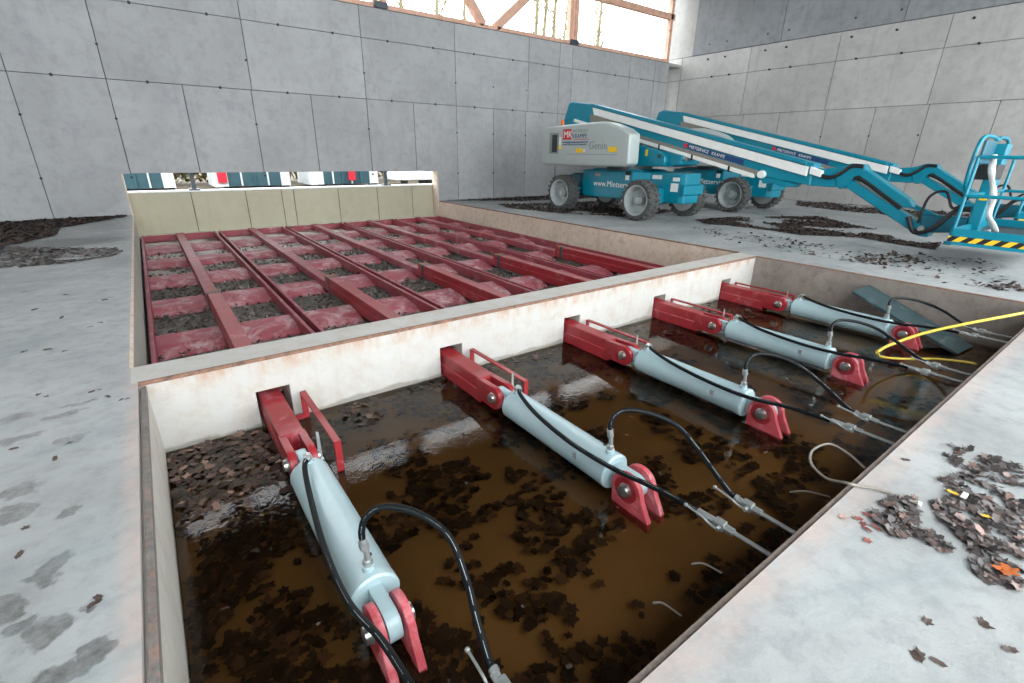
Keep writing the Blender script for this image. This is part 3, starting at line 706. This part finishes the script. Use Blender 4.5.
P = inpoly(PX((695, 220), (740, 217), (820, 217), (850, 225), (900, 234), (945, 240), (935, 250), (900, 245), (860, 238), (800, 235), (750, 228), (705, 224)), 7500, 0, clump(.7, -.12, 6))
scatter('leaf_litter', 'leaf_dark', P, .08, .2, 'dark leaf litter band under the lift booms', 'leaf litter')
P = inpoly(PX((797, 200.5), (853, 205), (940, 212), (1000, 218), (1000, 223), (930, 219), (850, 212), (797, 206)), 3500, 0, clump(.6, -.3, 3))
scatter('leaf_litter', 'leaf_dark', P, .09, .2, 'leaf litter drifted along the foot of the side wall', 'leaf litter')
P = inpoly(PX((690, 228), (760, 235), (860, 250), (1000, 262), (1020, 290), (960, 288), (880, 268), (800, 254), (720, 240)), 330, 0, None)+inpoly(PX((850, 257), (900, 253), (925, 262), (870, 266)), 160)+inpoly(PX((985, 285), (1020, 283), (1024, 292), (990, 291)), 60)
scatter('leaf_litter', 'leaf_dark', P, .075, .25, 'loose leaves strewn over the pale floor between pit and lift basket', 'leaf litter')
NP = [((868, 508), (890, 500), (915, 498), (922, 520), (905, 530), (912, 540), (890, 538), (875, 522)), ((905, 525), (935, 535), (958, 548), (955, 556), (925, 548)),
      ((945, 455), (965, 450), (1000, 460), (1024, 465), (1024, 490), (985, 480), (955, 467)), ((938, 478), (965, 474), (1000, 490), (1024, 505), (1024, 550), (985, 525), (960, 515), (945, 500), (950, 490)),
      ((930, 500), (955, 505), (990, 530), (1024, 560), (1024, 590), (1000, 592), (975, 575), (965, 545), (940, 520)), ((952, 446), (975, 452), (972, 458), (958, 453))]
P = []
for q, n in zip(NP, (170, 40, 130, 260, 330, 12)): P += inpoly(PX(*q), n, .0, clump(9, -.2, 9))
scatter('leaf_litter', 'leaf_grey', P, .048, .22, 'grey-brown wet leaf litter heaped on the floor by the grey cable', 'leaf litter')
def one_leaf(x, y, size, mat, label, group=None, shape=None, z=.001, rot=None):
    V, F = SH[rng.randrange(8) if shape is None else shape]; me = bpy.data.meshes.new('leaf'); a = rng.uniform(0, 6.28) if rot is None else rot
    tx, ty = rng.uniform(-.2, .2), rng.uniform(-.2, .2); vs = []
    for v in V:
        X, Y = v[0]*size, v[1]*size*.8; vs.append([X*math.cos(a)-Y*math.sin(a), X*math.sin(a)+Y*math.cos(a), v[2]*size*.8+X*tx+Y*ty])
    mn = min(v[2] for v in vs); me.from_pydata([(v[0], v[1], v[2]-mn) for v in vs], [], [tuple(int(i) for i in f) for f in F]); me.materials.append(M[mat])
    o = bpy.data.objects.new('leaf', me); COL.objects.link(o); o.location = px(x, y)+Vector((0, 0, z)); return tag(o, label, 'leaf', group)
one_leaf(1005, 577, .11, 'leaf_orange', 'orange oak leaf lying on the grey leaf heap', shape=0, z=.03)
one_leaf(951, 498, .06, 'leaf_yellow', 'bright yellow leaf on the grey leaf heap', z=.03)
one_leaf(984, 520, .06, 'leaf_yellow', 'olive yellow leaf tucked in the grey leaf heap', z=.02)
for x, y in ((842, 518), (858, 519), (868, 516), (867, 530), (876, 528), (868, 541), (863, 524)): one_leaf(x, y, .055, 'leaf_red' if x > 845 else 'leaf_pink', 'small reddish brown leaf on the pale floor by the leaf heap', 'reddish leaves by the heap')
for x, y in ((96, 603), (92, 605), (98, 598), (25, 528), (20, 555), (55, 459), (127, 399), (108, 397), (121, 400), (14, 449), (70, 443), (46, 397), (92, 392), (100, 390), (38, 395), (62, 318), (100, 323), (25, 352), (48, 350), (66, 351), (90, 327), (24, 292), (122, 226), (66, 295), (105, 300), (35, 310)):
    one_leaf(x, y, .05 if y > 380 else .075, 'leaf_umber', *(('small dark brown leaf on the damp-spotted floor beside the water pit', 'leaves beside the water pit') if y > 380 else ('dark brown leaf on the dry floor beside the red frame bay', 'leaves beside the frame bay')))
for x, y in ((920, 655), (938, 662), (916, 657), (982, 622), (985, 626), (927, 622), (946, 455), (1010, 650), (906, 460), (960, 460)):
    one_leaf(x, y, .055, 'leaf_umber', 'single dark leaf lying on the clean floor beside the pit ledge', 'single leaves beside the leaf heap')
a = px(962, 502); tag(MB().box(a.x-.03, a.x+.03, a.y-.01, a.y+.012, .038, .041).build('paper_scrap', 'white'), 'white scrap of paper on the grey leaf heap', 'paper')

# ------------------------------------------------------------------ boom lifts
LX = 11.4
def make_wheel(e, x, y, side, steer=0):
    wv = empty('wheel', Vector((x, y, .5))-e.location); wv.parent = e
    ax = Vector((side*math.cos(steer), math.sin(steer)*side, 0)); c = Vector((x, y, .5))
    def part(mb, n, mt, sm=True):
        return mb.build(n, mt, wv, sm)
    mb = MB(); w2 = .19
    mb.lathe(c, ax, [(0, .34), (-w2, .36), (-w2, .44), (-w2+.05, .475), (w2-.05, .475), (w2, .44), (w2, .372), (w2-.02, .36), (0, .34)], 36, False)
    fw = Vector((-ax.y, ax.x, 0))
    for k in range(22):
        for s_ in (-1, 1):
            t = 2*math.pi*(k+(.5 if s_ > 0 else 0))/22; rd = fw*math.cos(t)+Vector((0, 0, 1))*math.sin(t); tg = -fw*math.sin(t)+Vector((0, 0, 1))*math.cos(t)
            a0 = c+ax*s_*.005+rd*.46; b0 = c+ax*s_*w2*1.0+rd*.44+tg*.03
            vs = []
            for q, up_ in ((a0, .045), (b0, .055)):
                for dt in (-.024, .024): vs += [q+tg*dt, q+tg*dt*.8+rd*up_]
            mb.add(vs, [(0, 1, 3, 2), (4, 6, 7, 5), (1, 5, 7, 3), (0, 2, 6, 4), (0, 4, 5, 1), (2, 3, 7, 6)])
    part(mb, 'tyre', 'tyre', False)
    part(MB().lathe(c, ax, [(-w2, .35), (w2-.02, .355), (w2+.004, .372), (w2+.008, .36), (w2-.01, .335), (w2-.14, .30), (w2-.2, .285), (w2-.24, .11)], 32), 'rim', 'rim')
    part(MB().lathe(c, ax, [(-.1, .11), (w2-.12, .11), (w2-.11, .085), (w2-.04, .08), (w2-.03, .05)], 20), 'hub', 'rim')
    for k in range(8):
        t = math.pi*k/4; q = c+.15*(fw*math.cos(t)+Vector((0, 0, 1))*math.sin(t)); part(MB().cyl(q+ax*(w2-.25), q+ax*(w2-.2), .018, 6), 'lug_nut', 'zinc')
def yz(y, z, x): return Vector((x, y, z))
def sbox(e, name, mat, x0, x1, pts, bev=.01, seg=1, sm=False): return MB().prism(pts, x0, x1).build(name, mat, e, sm, bev, seg)
def make_lift():
    e = empty('boom_lift', (LX, 5.5, 0)); X = LX
    # chassis
    MB().prism([(X-.62, 6.7), (X-.62, 4.85), (X-.36, 4.45), (X-.36, 3.55), (X-.30, 3.42), (X+.30, 3.42), (X+.36, 3.55), (X+.36, 4.45), (X+.62, 4.85), (X+.62, 6.7)], .44, 1.16, 'z').build('chassis', 'teal', e, False, .03, 2)
    sbox(e, 'chassis_top', 'teal', X-.5, X+.5, [(6.6, 1.15), (4.5, 1.15), (4.7, 1.22), (6.3, 1.22)], .01)
    sbox(e, 'nose_plate', 'teal', X-.40, X+.40, [(3.46, .62), (3.36, .66), (3.36, .88), (3.46, .92)], .01)
    sbox(e, 'rear_frame', 'teal_dark', X-.4, X+.4, [(7.75, .5), (6.7, .5), (6.7, 1.02), (7.3, 1.05), (7.75, .9)], .03)
    for s_ in (-1, 1):
        a, b = sorted((X+s_*.34, X+s_*.78)); MB().box(a, b, 3.98, 4.42, .42, .78).build('axle_yoke', 'teal', e, bevel=.02)
    for y in (4.2, 7.1):
        MB().cyl((X-.95, y, .5), (X+.95, y, .5), .10, 16).build('axle', 'teal_dark', e, True)
        MB().box(X-.8, X+.8, y-.13, y+.13, .40, .62).build('axle_housing', 'teal_dark', e, bevel=.03)
        for s_ in (-1, 1): make_wheel(e, X+s_*.99, y, s_, .06 if y > 5 else 0)
    for y in (6.8, 7.4): MB().cyl((X-.8, y, .62), (X+.8, y, .62), .035, 10).build('steering_rod', 'teal', e, True)
    # chassis plates
    sx = X-.622
    MB().box(X-.364, X-.356, 4.1, 4.4, 1.0, 1.1).build('decal', 'white', e)
    MB().box(X-.364, X-.356, 3.58, 3.80, .72, .92).build('decal', 'white', e)
    MB().box(X-.364, X-.356, 3.56, 3.76, .97, 1.06).build('decal', 'white', e)
    MB().box(sx-.004, sx+.004, 4.95, 5.08, .94, 1.06).build('decal', 'white', e)
    MB().box(sx-.004, sx+.004, 4.90, 5.08, 1.07, 1.17).build('latch', 'black', e)
    MB().box(sx-.004, sx+.004, 6.0, 6.2, 1.0, 1.08).build('decal', 'cable_grey', e)
    text('www.Mietservice', 'lettering', 'white', e, (sx-.003, 6.25, .74), .22)
    # turntable and covers
    MB().cyl((X, 5.5, 1.18), (X, 5.5, 1.31), .62, 32).build('turntable', 'dark_steel', e, True)
    sbox(e, 'turret', 'teal', X-.38, X+.38, [(7.3, 1.3), (3.95, 1.3), (3.6, 1.36), (3.55, 1.56), (3.75, 1.6), (4.8, 1.78), (6.3, 2.1), (7.6, 2.5), (7.9, 2.3)], .02)
    for s_ in (-1, 1):
        a, b = sorted((X+s_*.74, X+s_*1.16))
        sbox(e, 'hood', 'hood', a, b, [(8.02, 1.36), (7.9, 1.26), (4.72, 1.28), (4.58, 1.36), (4.60, 2.06), (4.85, 2.19), (5.3, 2.33), (5.6, 2.37), (6.1, 2.36), (7.85, 2.31), (8.04, 2.2)], .06, 3, True)
        a, b = sorted((X+s_*.38, X+s_*.76))
        sbox(e, 'inner_cover', 'hood', a, b, [(8.0, 1.36), (5.3, 1.30), (5.3, 1.9), (5.8, 2.30), (7.85, 2.28)], .03, 2, True)
    MB().box(X-.41, X+.41, 7.3, 8.05, 1.3, 1.9).build('counterweight', 'hood', e, bevel=.05)
    hx = X-1.16
    MB().box(hx-.012, hx+.02, 7.22, 7.62, 1.58, 2.14).build('vent_frame', 'letter_grey', e, bevel=.01)
    v = MB().box(hx-.016, hx+.02, 7.28, 7.50, 1.62, 2.08).build('vent_grille', 'black', e)
    for k in range(7): MB().box(hx-.02, hx-.012, 7.29, 7.49, 1.65+k*.06, 1.665+k*.06).build('louvre', 'dark_steel', v)
    MB().box(hx-.008, hx+.02, 7.12, 7.2, 1.8, 2.02).build('decal', 'white', e)
    MB().box(hx-.008, hx+.02, 7.10, 7.22, 1.70, 1.79).build('decal', 'sign_yellow', e)
    MB().box(hx-.008, hx+.01, 6.70, 7.05, 1.95, 2.22).build('logo_panel', 'sign_red', e)
    text('MK', 'logo_letters', 'white', e, (hx-.009, 7.02, 2.00), .25)
    text('MIETSERVICE', 'lettering', 'letter_grey', e, (hx-.003, 6.66, 2.13), .105)
    text('KRAMPE', 'lettering', 'sign_blue', e, (hx-.003, 6.66, 1.985), .155)
    MB().box(hx-.006, hx+.01, 6.02, 6.58, 1.945, 1.96).build('logo_line', 'sign_red', e)
    MB().box(hx-.006, hx+.01, 6.04, 7.04, 1.868, 1.895).build('phone_line', 'sign_blue', e)
    text('www.Mietservice-Krampe.de', 'lettering', 'sign_blue', e, (hx-.003, 7.05, 1.80), .082)
    MB().box(hx-.006, hx+.01, 6.22, 6.5, 1.61, 1.72).build('decal', 'sign_yellow', e)
    MB().box(hx-.006, hx+.01, 6.12, 6.2, 1.63, 1.70).build('decal', 'white', e)
    MB().box(hx-.006, hx+.01, 4.98, 5.28, 1.63, 1.76).build('decal', 'sign_yellow', e)
    text('Genie', 'lettering', 'letter_grey', e, (hx-.003, 6.0, 1.70), .28, sx=1.0)
    for z in (1.56,): MB().box(hx-.004, hx+.01, 4.95, 6.85, z, z+.015).build('hood_seam', 'letter_grey', e)
    MB().box(hx-.01, hx+.01, 4.9, 6.9, 1.44, 1.47).build('hood_ridge', 'hood', e, bevel=.004)
    MB().cyl((X-.8, 7.5, 2.3), (X-.8, 7.5, 2.36), .05, 12).build('beacon_base', 'black', e, True)
    MB().lathe((X-.8, 7.5, 2.36), (0, 0, 1), [(0, .055), (.1, .05), (.14, .03)], 14).build('beacon', 'beacon', e, True)
    # bracket below the boom
    sbox(e, 'boom_bracket', 'teal', X-.52, X-.38, [(4.8, 1.3), (4.0, 1.32), (3.95, 1.4), (3.98, 1.56), (4.15, 1.64), (4.8, 1.82)], .02)
    sbox(e, 'boom_bracket', 'teal', X+.38, X+.52, [(4.8, 1.3), (4.0, 1.32), (3.95, 1.4), (3.98, 1.56), (4.15, 1.64), (4.8, 1.82)], .02)
    MB().cyl((X-.55, 4.12, 1.55), (X+.55, 4.12, 1.55), .05, 14).build('bracket_pin', 'dark_steel', e, True)
    MB().cyl((X-.3, 4.3, 1.52), (X-.3, 3.5, 1.5), .05, 14).build('lift_cylinder', 'steel', e, True)
    MB().box(X-.526, X-.52, 4.5, 4.58, 1.55, 1.7).build('decal', 'sign_yellow', e)
    # boom: top edge from (7.0,2.93) to (.61,1.45)
    T = lambda y: 2.93+(y-7.0)*.2316
    sl = lambda ya, yb, a, b: [(ya, T(ya)+a), (yb, T(yb)+a), (yb, T(yb)+b), (ya, T(ya)+b)]
    sbox(e, 'boom_pivot', 'teal', X-.24, X+.24, [(7.9, 3.0), (7.75, 3.04), (6.9, 2.92), (6.7, 2.35), (7.2, 2.2), (8.15, 2.3), (8.12, 2.48)], .03)
    sbox(e, 'boom', 'teal', X-.17, X+.17, [(7.1, T(7.1)), (.62, T(.62)), (.62, 1.04), (1.5, 1.15), (7.1, T(7.1)-.54)], .015)
    sbox(e, 'cable_tray', 'white', X-.23, X-.17, sl(6.95, .70, -.26, -.08), .008)
    sbox(e, 'boom_shoulder', 'teal', X-.235, X-.17, sl(6.95, .75, -.06, .015), .005)
    sbox(e, 'energy_chain', 'chain', X-.25, X-.17, [(5.05, T(5.05)-.43), (1.72, T(1.72)-.42), (1.72, T(1.72)-.52), (5.05, T(5.05)-.58)], .01)
    sbox(e, 'energy_chain', 'chain', X-.25, X-.17, sl(6.95, 5.9, -.46, -.26), .01)
    sbox(e, 'chain_guide', 'white', X-.27, X-.17, [(7.6, 2.56), (1.78, T(1.78)-.50), (1.78, T(1.78)-.59), (7.6, 2.48)], .006)
    for y in (4.4, 3.4, 2.4): sbox(e, 'guide_clip', 'black', X-.275, X-.17, sl(y, y-.05, -.62, -.5), 0)
    MB().lathe((X-.27, 1.62, T(1.62)-.47), (1, 0, 0), [(0, .03), (.0, .075), (.08, .085), (.1, .08)], 20).build('chain_wheel', 'white', e, True)
    sbox(e, 'boom_decal', 'sign_blue', X-.176, X-.16, sl(3.6, 2.1, -.41, -.30), 0)
    sbox(e, 'boom_decal', 'sign_red', X-.178, X-.16, sl(3.72, 3.61, -.40, -.31), 0)
    d = Vector((0, -1, -.2316)).normalized(); u = Vector((0, -.2316, 1)).normalized()
    text('MIETSERVICE   KRAMPE', 'lettering', 'white', e, Vector((X-.178, 3.56, T(3.56)-.385)), .098, d, u)
    # inner boom head and clamp
    sbox(e, 'inner_boom', 'teal', X-.13, X+.13, [(.7, 1.38), (.45, 1.36), (.1, 1.40), (-.02, 1.32), (.0, 1.1), (.2, 1.02), (.7, 1.03)], .02)
    sbox(e, 'tray_end', 'white', X-.22, X-.12, [(.66, 1.40), (.42, 1.32), (.43, 1.2), (.66, 1.26)], .01)
    sbox(e, 'boom_lug', 'teal', X-.15, X+.15, [(1.7, 1.2), (.9, 1.05), (.95, .98), (1.2, .98), (1.4, 1.05), (1.6, 1.02)], .01)
    # jib
    J = X
    sbox(e, 'jib_knuckle', 'teal', J-.15, J+.15, [(.22, 1.36), (-.02, 1.47), (-.22, 1.46), (-.3, 1.36), (-.1, 1.18), (.05, .99), (.14, 1.05), (.2, 1.2)], .02)
    sbox(e, 'jib_arm', 'teal', J-.14, J+.14, [(-.18, 1.43), (-1.08, .88), (-1.18, .76), (-1.0, .74), (-.16, 1.28)], .015)
    sbox(e, 'jib_link', 'teal', J-.12, J+.12, [(.1, 1.2), (-.0, 1.22), (-1.3, .52), (-1.52, .42), (-1.50, .28), (-1.36, .28), (.02, 1.06)], .015)
    sbox(e, 'jib_bar', 'teal', J+.02, J+.1, [(-1.0, .86), (-1.5, .66), (-1.5, .58), (-1.0, .78)], .01)
    MB().tube(spline([(J-.1, .1, 1.25), (J-.1, -.25, 1.2), (J-.1, -.7, .93), (J-.1, -1.0, .74)], 6), .05, 10).build('jib_hose', 'black', e, True)
    MB().tube(spline([(J-.17, .55, 1.28), (J-.18, .3, 1.2), (J-.18, .12, 1.27), (J-.17, -.05, 1.42), (J-.16, -.25, 1.42)], 6), .035, 10).build('jib_hose', 'black', e, True)
    MB().cyl((J-.18, -1.38, .42), (J+.18, -1.38, .42), .05, 14).build('jib_pin', 'steel', e, True)
    sbox(e, 'rotator', 'teal_dark', J-.13, J+.13, [(-1.3, .66), (-1.95, .66), (-1.95, .42), (-1.5, .36), (-1.35, .42)], .02)
    MB().tube(spline([(J-.1, -1.3, .5), (J-.14, -1.35, .95), (J-.1, -1.55, 1.05), (J-.12, -1.7, .8), (J-.1, -1.85, .9)], 6), .022, 8).build('basket_hose', 'black', e, True)
    MB().tube(spline([(J-.14, -1.15, .6), (J-.16, -1.3, .35), (J-.16, -1.55, .45), (J-.14, -1.75, .75), (J-.14, -1.95, .8)], 6), .04, 8).build('basket_hose', 'black', e, True)
    # basket
    x0, x1, ya, yb_ = X-1.22, X+1.22, -2.0, -2.92
    MB().box(x0+.01, x1-.01, yb_+.01, ya-.01, .42, .46).build('deck', 'dark_steel', e)
    for (a, b, c, d_) in ((x0, x0+.03, yb_, ya), (x1-.03, x1, yb_, ya), (x0, x1, ya-.03, ya), (x0, x1, yb_, yb_+.03)): MB().box(a, b, c, d_, .34, .58).build('toe_board', 'teal', e)
    MB().box(x0-.005, x0+.01, yb_, ya, .39, .47).build('hazard_strip', 'hazard', e)
    MB().box(x0-.02, x1+.02, ya-.06, ya+.03, .33, .38).build('bumper', 'teal_dark', e)
    for x in (x0+.03, x1-.03):
        for y in (ya-.03, yb_+.03): MB().cyl((x, y, .4), (x, y, 1.6), .024, 10).build('corner_post', 'teal', e, True)
        for z in (1.06, 1.6): MB().cyl((x, ya-.03, z), (x, yb_+.03, z), .024, 10).build('guard_rail', 'teal', e, True)
    for z in (1.06, 1.6): MB().cyl((x0+.03, ya-.03, z), (x1-.03, ya-.03, z), .024, 10).build('guard_rail', 'teal', e, True); MB().cyl((x0+.03, yb_+.03, z), (x1-.03, yb_+.03, z), .024, 10).build('guard_rail', 'teal', e, True)
    for x in (X-.6, X+.6): MB().cyl((x, yb_+.03, .5), (x, yb_+.03, 1.6), .02, 10).build('mid_post', 'teal', e, True)
    MB().box(X-.14, X+.14, -2.12, -1.96, .36, 1.8).build('mount_post', 'teal', e, bevel=.02)
    MB().box(X-.145, X-.14, -2.1, -2.0, 1.3, 1.45).build('decal', 'sign_yellow', e)
    MB().box(X-.145, X-.14, -2.1, -2.0, .95, 1.03).build('decal', 'sign_yellow', e)
    for xx, dx in ((X-.25, -.7), (X+.25, .7)):
        lp = [(xx, -1.93, 1.05), (xx+dx*.7, -1.93, 1.1), (xx+dx, -1.93, 1.3), (xx+dx, -1.93, 1.7), (xx+dx*.75, -1.93, 1.88), (xx, -1.93, 1.9), (X, -1.95, 1.86)]
        MB().tube(spline(lp, 6), .028, 10).build('control_guard', 'teal', e, True)
    MB().box(X-.8, X-.3, -2.2, -1.98, 1.28, 1.5).build('control_box', 'black', e, bevel=.02)
    MB().box(X-.85, X-.2, -2.0, -1.96, 1.5, 1.84).build('control_panel', 'teal_dark', e, bevel=.02)
    return e
lift = make_lift(); tag(lift, 'teal boom lift with grey hoods parked beside the frame bay, white cloth in its basket', 'boom lift', 'parked boom lifts')
copy_tree(lift, (4.2, -.05, 0), None, 'teal boom lift parked behind the other one, closer to the side wall')
wc = spline([(LX-1.0, -2.16, 1.64), (LX-1.03, -2.2, 1.4), (LX-1.0, -2.3, 1.1), (LX-1.05, -2.35, .8), (LX-.9, -2.45, .58), (LX-.75, -2.35, .56)], 6)
e = empty('white_cloth', (LX-1.0, -2.16, 1.6)); tag(e, 'white cloth strip hanging over the rail inside the lift basket', 'cloth')
mb = MB()
for i in range(len(wc)-1): pass
vs = []; fs = []
for i, q in enumerate(wc):
    wd = .03+.012*math.sin(i*.35)**2
    vs += [q+Vector((.02*math.sin(i), wd, 0)), q+Vector((-.02, -wd, .01*math.sin(i*1.3)))]
    if i: k = 2*i; fs.append((k-2, k-1, k+1, k))
mb.add(vs, fs); o = mb.build('hanging_strip', 'cloth', e, True); sm = o.modifiers.new('thick', 'SOLIDIFY'); sm.thickness = .02
